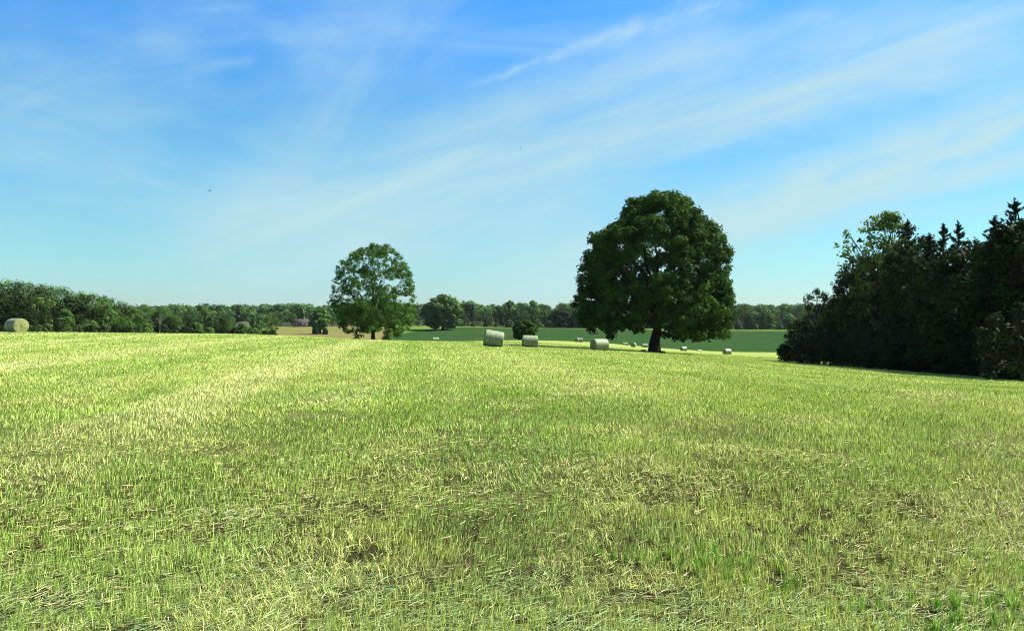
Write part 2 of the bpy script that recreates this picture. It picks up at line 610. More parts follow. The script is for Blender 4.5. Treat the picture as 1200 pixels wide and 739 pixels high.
def standing(n, dmin, dmax, seed, tuft=True, where=0):
    r, x, y, D, px = blades(n, dmin, dmax, seed, where)
    n = len(x)
    if tuft:      # pull blades into tufts
        cell = np.clip(0.055 + 0.0035 * D, 0, 0.5)
        lev = np.exp2(np.floor(np.log2(cell) + r.random(n) * 0.8)) * 1.1     # a few fixed tuft spacings
        wx = x + 0.8 * (vnoise(x * 0.9, y * 0.9, 201) - 0.5); wy = y + 0.8 * (vnoise(x * 0.9, y * 0.9, 202) - 0.5)
        qx = wx * 0.83 - wy * 0.56; qy = wx * 0.56 + wy * 0.83
        ix = np.floor(qx / lev); iy = np.floor(qy / lev)
        ox = (ix + _h(ix, iy, 71)) * lev - qx; oy = (iy + _h(ix, iy, 72)) * lev - qy
        tx = x + ox * 0.83 + oy * 0.56; ty = y - ox * 0.56 + oy * 0.83
        pull = r.random(n) * 0.75
        keepp = _h(ix, iy, 73)
        x = x + (tx - x) * pull; y = y + (ty - y) * pull
    else:
        keepp = r.random(n)
    dens = fbm(x * 1.1, y * 0.8, 55, 3)
    dens2 = vnoise(x * 3.3, y * 2.6, 57)
    thr = np.clip(0.36 - dens * 0.75, 0, 1) * 0.9 + np.clip(0.45 - dens2, 0, 1) * 1.7
    thr = thr + np.clip(0.50 - vnoise(x * 10, y * 8, 59), 0, 1) * 1.3 * np.clip(1.6 - D / 9, 0, 1)
    keep = (keepp > thr * np.clip(1.5 - D / 50, 0.25, 1))
    x, y, D, px = x[keep], y[keep], D[keep], px[keep]
    n = len(x)
    col, pa, pb, pc = col_field(x, y, D, r, n)
    z = height(x, y)
    hh = (0.028 + 0.048 * r.random(n) + 0.035 * (r.random(n) < 0.12)) * (0.7 + 0.7 * fbm(x * 0.9, y * 0.9, 66, 2)) * (1 + 0.003 * D)
    wd = np.maximum(0.0012, 0.00033 * D) * (0.7 + 0.6 * r.random(n))
    a = r.uniform(0, 2 * math.pi, n)
    lean = np.abs(r.normal(0.16, 0.18, n)) + 0.5 * (pc > 0.62)
    la = r.uniform(0, 2 * math.pi, n)
    # a common lean: pushed over to the left by the mower
    lx = np.cos(la) * lean + 0.10 + 0.35 * (vnoise(x * 0.6, y * 0.6, 81) - 0.5)
    ly = np.sin(la) * lean
    base = np.stack([x, y, z - 0.004], 1)
    wv = np.stack([np.cos(a), np.sin(a), np.zeros(n)], 1) * wd[:, None] * 0.9
    mid = base + np.stack([lx * 0.40 * hh, ly * 0.40 * hh, 0.60 * hh], 1)
    tip = base + np.stack([lx * 1.1 * hh, ly * 1.1 * hh, hh * (1.0 - 0.2 * lean)], 1)
    col = col * (0.18 + 1.35 * r.random(n))[:, None] * (0.96 + 0.12 * np.clip(D / 12, 0, 1))[:, None]
    near = D < 16
    emit(base[near], tip[near], wv[near], col[near], mid[near])
    f = ~near
    emit(base[f], tip[f], wv[f] * 1.3, col[f])


def lying(n, dmin, dmax, seed, bluehay=False, long_=False):
    r, x, y, D, px = blades(n, dmin, dmax, seed, 1)
    m = fbm(x * 0.7, y * 0.7, 91, 3)
    if bluehay:
        edge = np.clip((5.3 - y - 0.9 * (fbm(x * 0.8, y * 0.8, 95, 3) - 0.5) * 2 + 0.1 * x * 0) / 0.7, 0, 1)
        edge = np.maximum(edge, np.clip((fbm(x * 0.5, y * 0.4, 97, 3) - 0.64) / 0.08, 0, 1) * 0.6)
        keep = r.random(n) < edge
    else:
        keep = r.random(n) < np.clip((m - 0.35) / 0.3, 0.15, 1)
    x, y, D = x[keep], y[keep], D[keep]
    n = len(x)
    z = height(x, y)
    L = (0.03 + 0.08 * r.random(n)) * (1.4 if long_ else 1.0) * (1 + 0.006 * D)
    wd = np.maximum(0.0012, 0.00028 * D) * (0.7 + 0.6 * r.random(n))
    a = np.where(r.random(n) < 0.5, r.normal(0.3, 0.6, n), r.uniform(0, 6.28, n)) + 1.5 * (vnoise(x * 1.5, y * 1.5, 88) - 0.5)
    rise = r.uniform(-0.05, 0.30, n)
    base = np.stack([x, y, z + r.uniform(0.004, 0.035, n)], 1)
    dv = np.stack([np.cos(a), np.sin(a), rise], 1)
    mid = base + dv * (L * 0.55)[:, None]
    tip = base + (dv * L[:, None]) + np.stack([-np.sin(a) * L * 0.15 * r.normal(0, 1, n), np.cos(a) * L * 0.15, -0.35 * L * np.abs(rise)], 1)
    wv = np.stack([-np.sin(a), np.cos(a), 0.6 * r.normal(0, 1, n)], 1) * wd[:, None]
    if bluehay:
        c = np.where((r.random(n) < 0.68)[:, None], np.array([0.20, 0.33, 0.13]), np.array([0.42, 0.48, 0.22]))
    else:
        c = np.where((r.random(n) < 0.55)[:, None], np.array([0.50, 0.48, 0.21]), np.array([0.36, 0.44, 0.11]))
        c = np.where((r.random(n) < 0.16)[:, None], np.array([0.26, 0.19, 0.10]), c)
    c = c * (0.7 + 0.5 * r.random(n))[:, None]
    emit(base, tip, wv, c, mid)


standing(600000, 3.2, 30, 101)
standing(800000, 14, 160, 102)
standing(520000, 0, 0, 106, where='round_about')
standing(230000, 10, 110, 107, where='wide')
lying(60000, 3.2, 11, 103)
lying(75000, 3.2, 11, 104, True, False)


def tufts_green(n, seed):
    """uncut, greener tufts on the headland at the camera's feet"""
    r = np.random.default_rng(seed)
    y = r.uniform(3.3, 5.6, n)
    x = r.uniform(-0.75, 0.78, n) * y
    w_ = fbm(x * 0.8 + 5, y * 1.0, 141, 3) + 0.16 * np.clip(x / y - 0.2, -0.3, 0.4) - 0.10 * (y - 4.2)
    k_ = r.random(n) < np.clip((w_ - 0.50) / 0.10, 0, 1)
    x, y = x[k_], y[k_]
    cell = 0.11
    ix, iy = np.floor(x / cell), np.floor(y / cell)
    ok = _h(ix, iy, 144) > 0.45
    x, y, ix, iy = x[ok], y[ok], ix[ok], iy[ok]
    n = len(x)
    x = x + ((ix + _h(ix, iy, 142)) * cell - x) * 0.7; y = y + ((iy + _h(ix, iy, 143)) * cell - y) * 0.7
    z = height(x, y)
    hh = 0.05 + 0.08 * r.random(n)
    a = r.uniform(0, 6.28, n); la = r.uniform(0, 6.28, n); ln = np.abs(r.normal(0.25, 0.2, n))
    base = np.stack([x, y, z - 0.004], 1)
    mid = base + np.stack([np.cos(la) * ln * hh * .4, np.sin(la) * ln * hh * .4, hh * .62], 1)
    tip = base + np.stack([np.cos(la) * ln * hh * 1.3, np.sin(la) * ln * hh * 1.3, hh * (1 - .25 * ln)], 1)
    wv = np.stack([np.cos(a), np.sin(a), np.zeros(n)], 1) * (0.0018 + 0.0010 * r.random(n))[:, None]
    c = np.array([0.24, 0.42, 0.07]) * (0.35 + 0.95 * r.random(n))[:, None]
    emit(base, tip, wv, c, mid)


tufts_green(42000, 105)
V0 = np.concatenate(BL_V)
me = mesh_np('mown_grass', V0, [np.concatenate(BL_F4), np.concatenate(BL_F3)], M_BLADE, np.concatenate(BL_C))
tag(link('mown_grass', me), 'yellow green stubble and strewn cut hay covering the mown field', 'grass', kind='stuff')


# ------------------------------------------------------------ trees
def tube(path, radii, sides=7):
    """a tapered tube along a path, returns verts, quads"""
    path = np.asarray(path, float)
    n = len(path)
    vs = []
    for i in range(n):
        t = path[min(i + 1, n - 1)] - path[max(i - 1, 0)]
        t = t / (np.linalg.norm(t) + 1e-9)
        a = np.cross(t, [0, 0, 1.0]) if abs(t[2]) < 0.95 else np.cross(t, [1.0, 0, 0])
        a /= np.linalg.norm(a)
        b = np.cross(t, a)
        ang = np.linspace(0, 2 * math.pi, sides, endpoint=False)
        rj = radii[i] * (1 + 0.12 * np.sin(ang * 3 + i))
        vs.append(path[i] + np.outer(np.cos(ang) * rj, a) + np.outer(np.sin(ang) * rj, b))
    v = np.concatenate(vs)
    f = []
    for i in range(n - 1):
        for k in range(sides):
            k2 = (k + 1) % sides
            f.append((i * sides + k, i * sides + k2, (i + 1) * sides + k2, (i + 1) * sides + k))
    return v, np.array(f)


def limb(p0, p1, r0, r1, r, sag=0.12, seg=6):
    p0 = np.asarray(p0, float); p1 = np.asarray(p1, float)
    L = np.linalg.norm(p1 - p0)
    pts = []
    for i in range(seg + 1):
        t = i / seg
        p = p0 + (p1 - p0) * t
        p[2] += L * sag * math.sin(math.pi * t) * 0.7
        if 0 < i < seg:
            p += r.normal(0, 0.025 * L, 3)
        pts.append(p)
    return tube(pts, [r0 + (r1 - r0) * (i / seg) for i in range(seg + 1)], 6)


def build_trunk(name, base_r, fork_z, clumps, r, mat, n_limbs=14, top=None, flare=1.5, lean=(0, 0)):
    vs, fs = [], []
    o = 0

    def add(v, f):
        nonlocal o
        vs.append(v); fs.append(f + o); o += len(v)
    zt = top
    lx, ly = lean
    P = [np.array([lx * t, ly * t, t * zt]) + (r.normal(0, 0.012 * zt, 3) * (0 < t < 1)) for t in np.linspace(0, 1, 9)]
    P[0] = np.array([0, 0, -0.4]); P[1][:2] *= 0.5
    rad = []
    for p in P:
        t = max(p[2], 0) / zt
        rad.append(max(base_r * (1 - 0.85 * t), 0.04) * (1 + (flare - 1) * math.exp(-max(p[2], 0) / (base_r * 1.3))))
    add(*tube(P, rad, 10))
    idx = r.permutation(len(clumps))[:n_limbs]
    for i in idx:
        c, rad_ = clumps[i]
        zs = np.clip(fork_z + r.uniform(0, 0.45) * (c[2] - fork_z), fork_z * 0.85, zt * 0.9)
        t = zs / zt
        s = np.array([lx * t, ly * t, zs])
        rr0 = base_r * (0.42 * (1 - t) + 0.10)
        e = s + (np.asarray(c) - s) * 0.97
        v, f = limb(s, e, rr0, 0.03 + 0.05 * rr0, r)
        add(v, f)
        for k in range(3):
            q0 = s + (e - s) * r.uniform(0.45, 0.8)
            dq = r.normal(0, 1, 3); dq /= np.linalg.norm(dq)
            v, f = limb(q0, e + dq * rad_ * 0.9, rr0 * 0.35, 0.02, r, 0.05, 4)
            add(v, f)
    return mesh_np(name, np.concatenate(vs), [np.concatenate(fs)], mat, smooth_=True)


def leaves(clumps, per, size, r, flat=0.75, up=0.55, clump_var=0.25, out_c=None, shape='oval', droop=0.0):
    """leaf-sized faces gathered in clumps; returns verts, quads, colours"""
    Vs, Cs = [], []
    for c, rad in clumps:
        n = int(per * (rad ** 2) * r.uniform(0.8, 1.2)) + 6
        dirs = r.normal(0, 1, (n, 3)); dirs /= np.linalg.norm(dirs, axis=1)[:, None]
        rads = rad * (r.random(n) ** 0.42)
        rads *= 1 + 0.35 * np.sin(dirs[:, 0] * 5 + c[0]) * np.sin(dirs[:, 1] * 4 + c[1]) * np.sin(dirs[:, 2] * 5 + 1)
        p = np.asarray(c) + dirs * rads[:, None] * np.array([1, 1, flat])
        nn = dirs * 0.95 + np.array([0, 0, up * 0.8]) + r.normal(0, 0.34, (n, 3))
        nn /= np.linalg.norm(nn, axis=1)[:, None]
        t = np.cross(nn, r.normal(0, 1, (n, 3)))
        t /= np.linalg.norm(t, axis=1)[:, None] + 1e-9
        if shape == 'spray':
            outd = p - np.array([out_c[0], out_c[1], 0]) * 1.0
            outd[:, 2] = 0
            outd /= np.linalg.norm(outd, axis=1)[:, None] + 1e-6
            t = outd * 0.9 + np.array([0, 0, 0.75]) + r.normal(0, 0.35, (n, 3))
            t /= np.linalg.norm(t, axis=1)[:, None]
            nn = np.cross(t, r.normal(0, 1, (n, 3)))
            nn /= np.linalg.norm(nn, axis=1)[:, None] + 1e-9
        b = np.cross(nn, t)
        s = size * r.uniform(0.6, 1.35, n)
        if shape == 'spray':
            a_ = (t * (s * 1.5)[:, None]); b_ = (b * (s * 0.28)[:, None])
        else:
            a_ = (t * (s * 0.62)[:, None]); b_ = (b * (s * 0.42)[:, None])
        q = np.stack([p - a_, p + b_ - a_ * 0.1, p + a_, p - b_ + a_ * 0.1], 1)
        q[:, 0] += nn * (s * 0.12)[:, None]; q[:, 2] += nn * (s * -0.10)[:, None]
        Vs.append(q.reshape(-1, 3))
        cv = 1 + clump_var * r.uniform(-1, 1)
        hue = r.uniform(-1, 1) * clump_var * 0.5
        lc = np.clip(cv * (1 + r.normal(0, 0.16, n)), 0.35, 2)
        col = np.stack([lc * (1 + hue), lc, lc * (1 - hue * 0.4)], 1)
        Cs.append(np.repeat(col, 4, 0))
    V = np.concatenate(Vs)
    f = np.arange(len(V)).reshape(-1, 4)
    return V, f, np.concatenate(Cs)


def profile_clumps(prof, H, n, r, cr, shell=0.7, squash=1.0, gap=0.0, hmin=0.1, edge=0.12):
    """prof: rows (height, left radius, right radius), metres. Clumps lie mostly near the shell."""
    hs = np.array([p[0] for p in prof]); Lr = np.array([p[1] for p in prof]); Rr = np.array([p[2] for p in prof])
    out = []
    tries = 0
    while len(out) < n and tries < n * 60:
        tries += 1
        h = r.uniform(hs[0], hs[-1])
        l = np.interp(h, hs, Lr); rt = np.interp(h, hs, Rr)
        th_ = r.uniform(0, 2 * math.pi)
        if r.random() < edge:
            th_ = r.normal(0, 0.35) + (math.pi if r.random() < 0.5 else 0)
        cth = math.cos(th_)
        rad = (abs(rt) if cth > 0 else abs(l))
        mean = 0.5 * (l + rt)
        if rad < mean * 0.5:
            rad = mean * 0.5
        w_ = abs(cth)
        Rm = w_ * rad + (1 - w_) * mean * squash
        if r.random() > (Rm / max(Lr.max(), Rr.max())) ** 0.8:
            continue
        c_r = cr * r.uniform(0.65, 1.25)
        k = r.uniform(0.80, 1.0) if r.random() < shell else math.sqrt(r.random()) * 0.8
        rho = max(Rm - c_r * 0.75, 0) * k
        zc = h
        if zc > hs[-1] - c_r * 0.6:
            zc = hs[-1] - c_r * 0.6
        p = np.array([cth * rho, math.sin(th_) * rho, zc])
        if gap > 0 and _h(np.floor(np.array([p[0] / (cr * 1.7)])), np.floor(np.array([p[2] / (cr * 1.5) + 3 * p[1]])), 5)[0] < gap:
            continue
        out.append((p, c_r))
    return out


def boughs(big, n, r, k=0.72, cr=0.36, up=0.25):
    """break every bough of foliage into smaller tufts over its outer and upper side"""
    out = []
    for c, R_ in big:
        out.append((c, R_ * 0.55))
        for i in range(n):
            d_ = r.normal(0, 1, 3) + np.array([c[0], c[1], 0]) / (np.linalg.norm(c[:2]) + 1e-6) * 0.45 + np.array([0, 0, up])
            d_ /= np.linalg.norm(d_)
            out.append((c + d_ * R_ * k * r.uniform(0.75, 1.15) * np.array([1, 1, 0.8]), R_ * cr * r.uniform(0.7, 1.25)))
    return out


def outline(prof, r, step, cr, inset=0.75):
    """tufts all round the widest girth at every height"""
    hs = [p[0] for p in prof]
    out = []
    h = hs[0]
    while h < hs[-1]:
        for sg, col_ in ((-1, 1), (1, 2)):
            R_ = float(np.interp(h, hs, [p[col_] for p in prof]))
            for k_ in range(3):
                q_ = cr * r.uniform(0.7, 1.2)
                a_ = r.normal(0, 0.30)
                out.append((np.array([sg * (R_ - q_ * 1.05) * math.cos(a_), abs(R_) * math.sin(a_), h + r.normal(0, 0.15)]), q_))
        h += step
    return out


def px_profile(x0, base, D, rows):
    """rows (py, left px, right px) -> height and radii in metres about the trunk at x0"""
    k = D / F
    o = [((base - py) * k, (x0 - l) * k, (rt - x0) * k) for py, l, rt in rows]
    return sorted(o)


def make_tree(name, loc, clumps, H, mat, trunk_r, fork, r, per=90, size=0.3, label=None, cat='tree', group=None,
              bark=None, n_limbs=14, top=None, lean=(0, 0), flat=0.75, flare=1.5, cvar=0.25):
    root = link(name, None, loc=loc)
    tag(root, label, cat, group)
    tm = build_trunk(name + '_trunk', trunk_r, fork, clumps, r, bark or M_BARK, n_limbs, top or H * 0.82, flare, lean)
    link('trunk', tm, root)
    V, f, c = leaves(clumps, per, size, r, flat=flat, clump_var=cvar)
    link('crown', mesh_np(name + '_crown', V, [f], mat, c), root)
    return root


# --- the big round oak
Dk = 111.0
x0, bpy_ = 766, 413.5
rows = [(226, 770, 788), (232, 750, 803), (245, 733, 820), (256, 722, 833), (267, 712, 843), (281, 690, 852), (293, 683, 858),
        (311, 677, 857), (329, 673, 856), (345, 674, 857), (356, 667, 861), (373, 673, 861), (386, 686, 858), (394, 700, 856), (400, 725, 850)]
prof = px_profile(x0, bpy_, Dk, rows)
r = np.random.default_rng(11)
cl_ = boughs(profile_clumps(prof, 22, 215, r, 1.9, shell=0.8, edge=0.12), 8, r) + profile_clumps(prof, 22, 320, r, 0.95, shell=0.7, edge=0.2)
cl_ += outline(prof, r, 1.0, 0.85)
# thin the underside to the left of the trunk, hang the low limb to the right
k = Dk / F
cl2 = []
for c, rad in cl_:
    z_ = c[2]; xx = c[0]
    if z_ - rad * 0.6 < 2.5 and -5.5 < xx < 1.8 and abs(c[1]) < 9:
        continue
    if z_ < 2.9 and xx < 0 and r.random() < 0.6:
        continue
    if z_ - rad * 0.6 < 1.4:
        continue
    if 3.0 < xx < 6.2 and abs(z_ - (413 - 378) * k) < 0.8 and r.random() < 0.95:
        continue
    cl2.append((c, rad))
p = gp(x0, Dk)
make_tree('oak_tree', p, cl2, 22, M_OAK, 0.68, 2.9, r, per=105, size=0.29,
          label='largest round dark green oak standing alone in the mown field', n_limbs=24, top=14, lean=(0.8, 0), cvar=0.35)

# --- the airy tree, centre left
Dk = 122.0
x0, b0 = 437, 398
rows = [(285.5, 436, 456), (289, 426, 462), (296, 415, 469), (304, 402, 475), (315, 391, 483), (327, 391, 486), (339, 387, 489), (354, 385, 488),
        (365, 388, 490), (375, 394, 489), (384, 400, 486), (392, 403, 470), (396, 412, 458)]
prof = px_profile(x0, b0, Dk, rows)
r = np.random.default_rng(23)
cl_ = boughs(profile_clumps(prof, 14.4, 95, r, 1.15, shell=0.7, edge=0.0), 7, r) + profile_clumps(prof, 14.4, 620, r, 0.58, shell=0.25, edge=0.0) + outline(prof, r, 0.7, 0.6)
k = Dk / F
holes = [(467, 331, 6, 2), (448, 308, 2, 4), (412, 322, 3, 2), (425, 345, 3, 2), (473, 350, 5, 2), (455, 330, 2, 3), (420, 308, 2, 2), (400, 330, 2, 2)]
cl2 = []
for c, rad in cl_:
    px_, py_ = x0 + c[0] / k, b0 - c[2] / k
    bad = any(abs(px_ - a) < wx + 2 and abs(py_ - b_) < wy + 2 for a, b_, wx, wy in holes)
    if bad: continue
    if c[2] < 1.3 and abs(c[0]) < 1.5: continue
    cl2.append((c, rad * 0.95))
make_tree('field_tree', gp(x0, Dk), cl2, 14.4, M_AIRY, 0.27, 1.6, r, per=105, size=0.20,
          label='tall airy green tree with sky showing through, alone at the crest left of centre', n_limbs=16, top=10, cvar=0.35)


# --- prototypes for the woods
def proto(kind, seed):
    r = np.random.default_rng(seed)
    H = 10.0
    if kind == 'round':
        prof = [(1.2, 2.5, 2.5), (2.5, 3.8, 3.6), (4.5, 4.2, 4.3), (6.5, 4.0, 3.8), (8.3, 2.9, 3.0), (9.5, 1.6, 1.5), (10, 0.7, 0.8)]
        c = profile_clumps(prof, H, 90, r, 1.15, 0.75)
    elif kind == 'tall':
        prof = [(1.0, 1.6, 1.6), (3, 2.6, 2.4), (5.5, 3.0, 3.0), (7.5, 2.4, 2.6), (9, 1.5, 1.4), (10, 0.6, 0.6)]
        c = profile_clumps(prof, H, 80, r, 0.95, 0.7)
    elif kind == 'bush':
        prof = [(0.2, 4.5, 4.5), (2.5, 5.2, 5.0), (5.5, 4.8, 4.8), (8, 3.4, 3.2), (10, 1.0, 1.2)]
        c = profile_clumps(prof, H, 80, r, 1.5, 0.75)
    else:
        prof = [(2.0, 2.0, 2.0), (4.0, 3.4, 3.0), (6, 3.2, 3.6), (8, 2.6, 2.8), (10, 0.9, 0.9)]
        c = profile_clumps(prof, H, 50, r, 1.0, 0.6)
    return c, r


PROTO = {}


def wood_tree(kind, var, mat, name, loc, H, W, rz, label, group, cat='tree', size=0.42, per=26):
    """place a tree of height H and width W; first of each kind is built, later ones are copies"""
    key = (kind, var, mat.name)
    wk = {'round': 8.6, 'tall': 6.0, 'bush': 10.5, 'loose': 6.8}[kind]
    sc = (W / wk, W / wk, H / 10.0)
    if key not in PROTO:
        c, r = proto(kind, hash((len(kind), var)) % 1000 + 50)
        root = make_tree(name, loc, c, 10, mat, 0.22 if kind != 'bush' else 0.12, 1.6, r, per=per, size=size * 10 / max(H, 6), n_limbs=16,
                         label=label, group=group, cat=cat, cvar=0.3, top=8.5)
        root.rotation_euler = (0, 0, rz)
        root.scale = sc
        PROTO[key] = root
        return root
    root = copy_tree(PROTO[key], loc, rz, sc, label, group, cat)
    root.name = name
    return root


rd = random.Random(5)


def interp(pts, x):
    return float(np.interp(x, [p[0] for p in pts], [p[1] for p in pts]))


def row(x_a, x_b, step, D, jitD, tops, kinds, mat, name, label, group, wfac=1.0, jt=3.0, cat='tree', skip=None):
    x = x_a
    while x < x_b:
        DD = D + rd.uniform(-jitD, jitD)
        px = x + rd.uniform(-step * 0.3, step * 0.3)
        if skip and skip(px):
            x += step
            continue
        loc = gp(px, DD)
        zt = EYE + (HY - (interp(tops, px) + rd.uniform(-jt * 0.4, jt))) / F * DD
        H = max(zt - loc[2], 1.0)
        kd = rd.choice(kinds)
        W = {'round': 0.85, 'tall': 0.62, 'bush': 1.25, 'loose': 0.7}[kd] * H * wfac * rd.uniform(0.85, 1.2)
        loc = (loc[0], loc[1], loc[2] - 0.1)
        wood_tree(kd, rd.randint(0, 1), mat if not isinstance(mat, list) else rd.choice(mat), name, loc, H, W, rd.uniform(0, 6.28), label, group, cat)
        x += step * rd.uniform(0.8, 1.2)


# left wood on its slope: three rows and a low front
LT = [(-60, 322), (0, 325), (25, 327), (50, 331), (80, 337), (100, 343), (118, 340), (132, 346), (148, 352), (160, 362), (170, 372)]
row(-60, 166, 13, 215, 8, LT, ['round', 'tall'], [M_WOOD, M_FAR], 'woodland_tree', 'tall tree on the skyline of the dense wood at the left edge',
    'skyline trees of the left wood', jt=5)
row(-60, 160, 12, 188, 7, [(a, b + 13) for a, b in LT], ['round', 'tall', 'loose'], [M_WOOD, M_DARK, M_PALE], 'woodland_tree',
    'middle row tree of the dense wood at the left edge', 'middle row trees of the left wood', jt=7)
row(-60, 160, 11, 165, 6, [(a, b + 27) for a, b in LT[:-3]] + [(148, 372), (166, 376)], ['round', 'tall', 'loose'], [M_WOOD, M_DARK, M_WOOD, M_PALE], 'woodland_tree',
    'lower front tree at the foot of the dense left wood', 'front row trees of the left wood', jt=8)
row(-60, 160, 12, 150, 4, [(-60, 378), (170, 380)], ['bush'], [M_DARK, M_BRUSH], 'bush',
    'low bush along the foot of the dense left wood', 'bushes at the foot of the left wood', 0.8, 4, cat='bush')

# valley trees between the left wood and the dry field
VT = [(160, 362), (200, 361), (240, 364), (270, 366), (300, 366), (330, 372)]
row(166, 330, 15, 330, 16, [(a, b - 4) for a, b in VT], ['round', 'tall'], [M_FAR, M_FAR, M_WOOD], 'valley_tree', 'green tree in the valley behind the brush left of the dry field',
    'back trees of the valley on the left', jt=6)
row(166, 318, 14, 270, 12, [(a, b + 5) for a, b in VT], ['round', 'loose', 'tall'], [M_WOOD, M_DARK, M_FAR], 'valley_tree', 'darker tree in the valley just behind the low brush',
    'front trees of the valley on the left', jt=6, skip=lambda p: 279 < p < 290)
row(166, 326, 11, 205, 9, [(160, 379), (240, 378), (300, 380), (316, 384), (330, 388)], ['bush'], [M_BRUSH, M_DARK, M_WOOD], 'brush', 'low brush just beyond the crest below the valley trees',
    'brush beyond the crest on the left', 0.9, 5, cat='bush')

# far row behind the dry field, then behind the crop
row(322, 400, 11, 462, 8, [(320, 362), (400, 359)], ['round', 'tall'], M_FAR, 'far_tree', 'distant tree along the far edge of the dry field', 'trees beyond the dry field', jt=6,
    skip=lambda p: 345 < p < 358)
CT = [(440, 361), (545, 363), (568, 363), (584, 357), (600, 352), (628, 353), (650, 355), (672, 354), (690, 360), (860, 358), (900, 356), (960, 357), (1010, 359)]
row(478, 1010, 13, 472, 8, CT, ['round', 'tall'], [M_FAR, M_WOOD], 'far_tree', 'distant tree in the wood along the top of the dark crop', 'trees above the dark crop', jt=5)
row(545, 1000, 12, 458, 5, [(a, b + 9) for a, b in CT], ['round', 'loose', 'bush'], [M_FAR, M_DARK, M_WOOD], 'far_tree',
    'lower tree at the front of the wood above the dark crop', 'front trees above the dark crop', jt=7, skip=lambda p: 690 < p < 850 and rd.random() < 0.5)

row(478, 1000, 13, 452, 3, [(478, 374), (1000, 375)], ['bush'], [M_FAR, M_WOOD, M_DARK], 'bush', 'low bush along the edge of the wood above the dark crop',
    'bushes above the dark crop', 0.9, 5, cat='bush')

# solitary ones
c, r = proto('round', 301)
t = make_tree('spreading_tree', gp(519, 400), [(np.array([a[0][0] * 1.35, a[0][1] * 1.3, a[0][2]]), a[1] * 1.1) for a in c], 10, M_WOOD, 0.35, 1.0, r, per=60, size=0.6,
              label='broad dome shaped tree at the far edge just right of the airy tree', cvar=0.2)
t.scale = (2.05, 2.0, 1.72)
c, r = proto('round', 305)
t = make_tree('small_tree', gp(615, 165), [(a[0] * np.array([1, 1, 1]), a[1]) for a in c], 10, M_OAK, 0.42, 1.5, r, per=75, size=0.62,
              label='small round dense tree behind the middle hay bale', cvar=0.2)
t.scale = (0.64, 0.62, 0.44)
c, r = proto('loose', 309)
t = make_tree('meadow_tree', gp(375, 345), c, 10, M_WOOD, 0.5, 1.5, r, per=60, size=0.8,
              label='small tree standing alone on the dry field left of the airy tree', cvar=0.25)
t.scale = (1.35, 1.3, 1.08)
for dx, w_ in ((-6, 0.30), (5, 0.26)):
    c, r = proto('bush', 330 + dx)
    t = make_tree('shrub', gp(376 + dx, 340), c, 10, M_DARK, 0.12, 1.0, r, per=20, size=1.0, cat='shrub',
                  label='dark shrub at the %s side of the small tree on the dry field' % ('left' if dx < 0 else 'right'))
    t.scale = (w_, w_, 0.27)
# pale dead trunks
def snag(px, D, H, label):
    root = link('dead_tree', None, loc=gp(px, D))
    tag(root, label, 'dead tree')
    r = np.random.default_rng(px)
    cs = [(np.array([r.normal(0, H * .14), r.normal(0, H * .1), H * r.uniform(0.6, 1.0)]), H * 0.06) for _ in range(9)]
    link('trunk', build_trunk('dead_tree_trunk', H * 0.018, H * 0.45, cs, r, M_BARKP, 9, H * 0.95), root)
snag(187, 192, 6.6, 'pale bare forked trunk standing before the valley trees')
snag(105, 147, 3.0, 'thin pale bare trunk at the foot of the left wood')

# far ridges: a wooded mass
def forest(name, label, n, xr, Dr, Hr, mat, seed, per=300, leaf=1.1):
    r = np.random.default_rng(seed)
    Vs, Fs, Cs = [], [], []
    o = 0
    P0 = []
    for s in range(5):
        cr = [(np.array([r.normal(0, .26), r.normal(0, .26), r.uniform(0.35, 0.88)]), r.uniform(0.16, 0.26)) for _ in range(16)]
        V, f, c = leaves(cr, per * 30, 0.085, r, clump_var=0.25)
        P0.append((V, f, c))
    for i in range(n):
        D = r.uniform(*Dr); px = r.uniform(*xr)
        x, y, z = gp(px, D)
        V, f, c = P0[r.integers(5)]
        H = r.uniform(*Hr); W = H * r.uniform(0.8, 1.1)
        a = r.uniform(0, 6.28)
        Q = np.empty_like(V)
        Q[:, 0] = (V[:, 0] * math.cos(a) - V[:, 1] * math.sin(a)) * W + x
        Q[:, 1] = (V[:, 0] * math.sin(a) + V[:, 1] * math.cos(a)) * W + y
        Q[:, 2] = V[:, 2] * H + z
        Vs.append(Q); Fs.append(f + o); o += len(V)
        Cs.append(c * r.uniform(0.75, 1.25))
    me = mesh_np(name, np.concatenate(Vs), [np.concatenate(Fs)], mat, np.concatenate(Cs))
    tag(link(name, me), label, 'forest', kind='stuff')


forest('distant_forest', 'far wooded ridge filling the skyline behind the fields', 1300, (-250, 1450), (490, 900), (8, 15), M_FAR, 61, per=75)

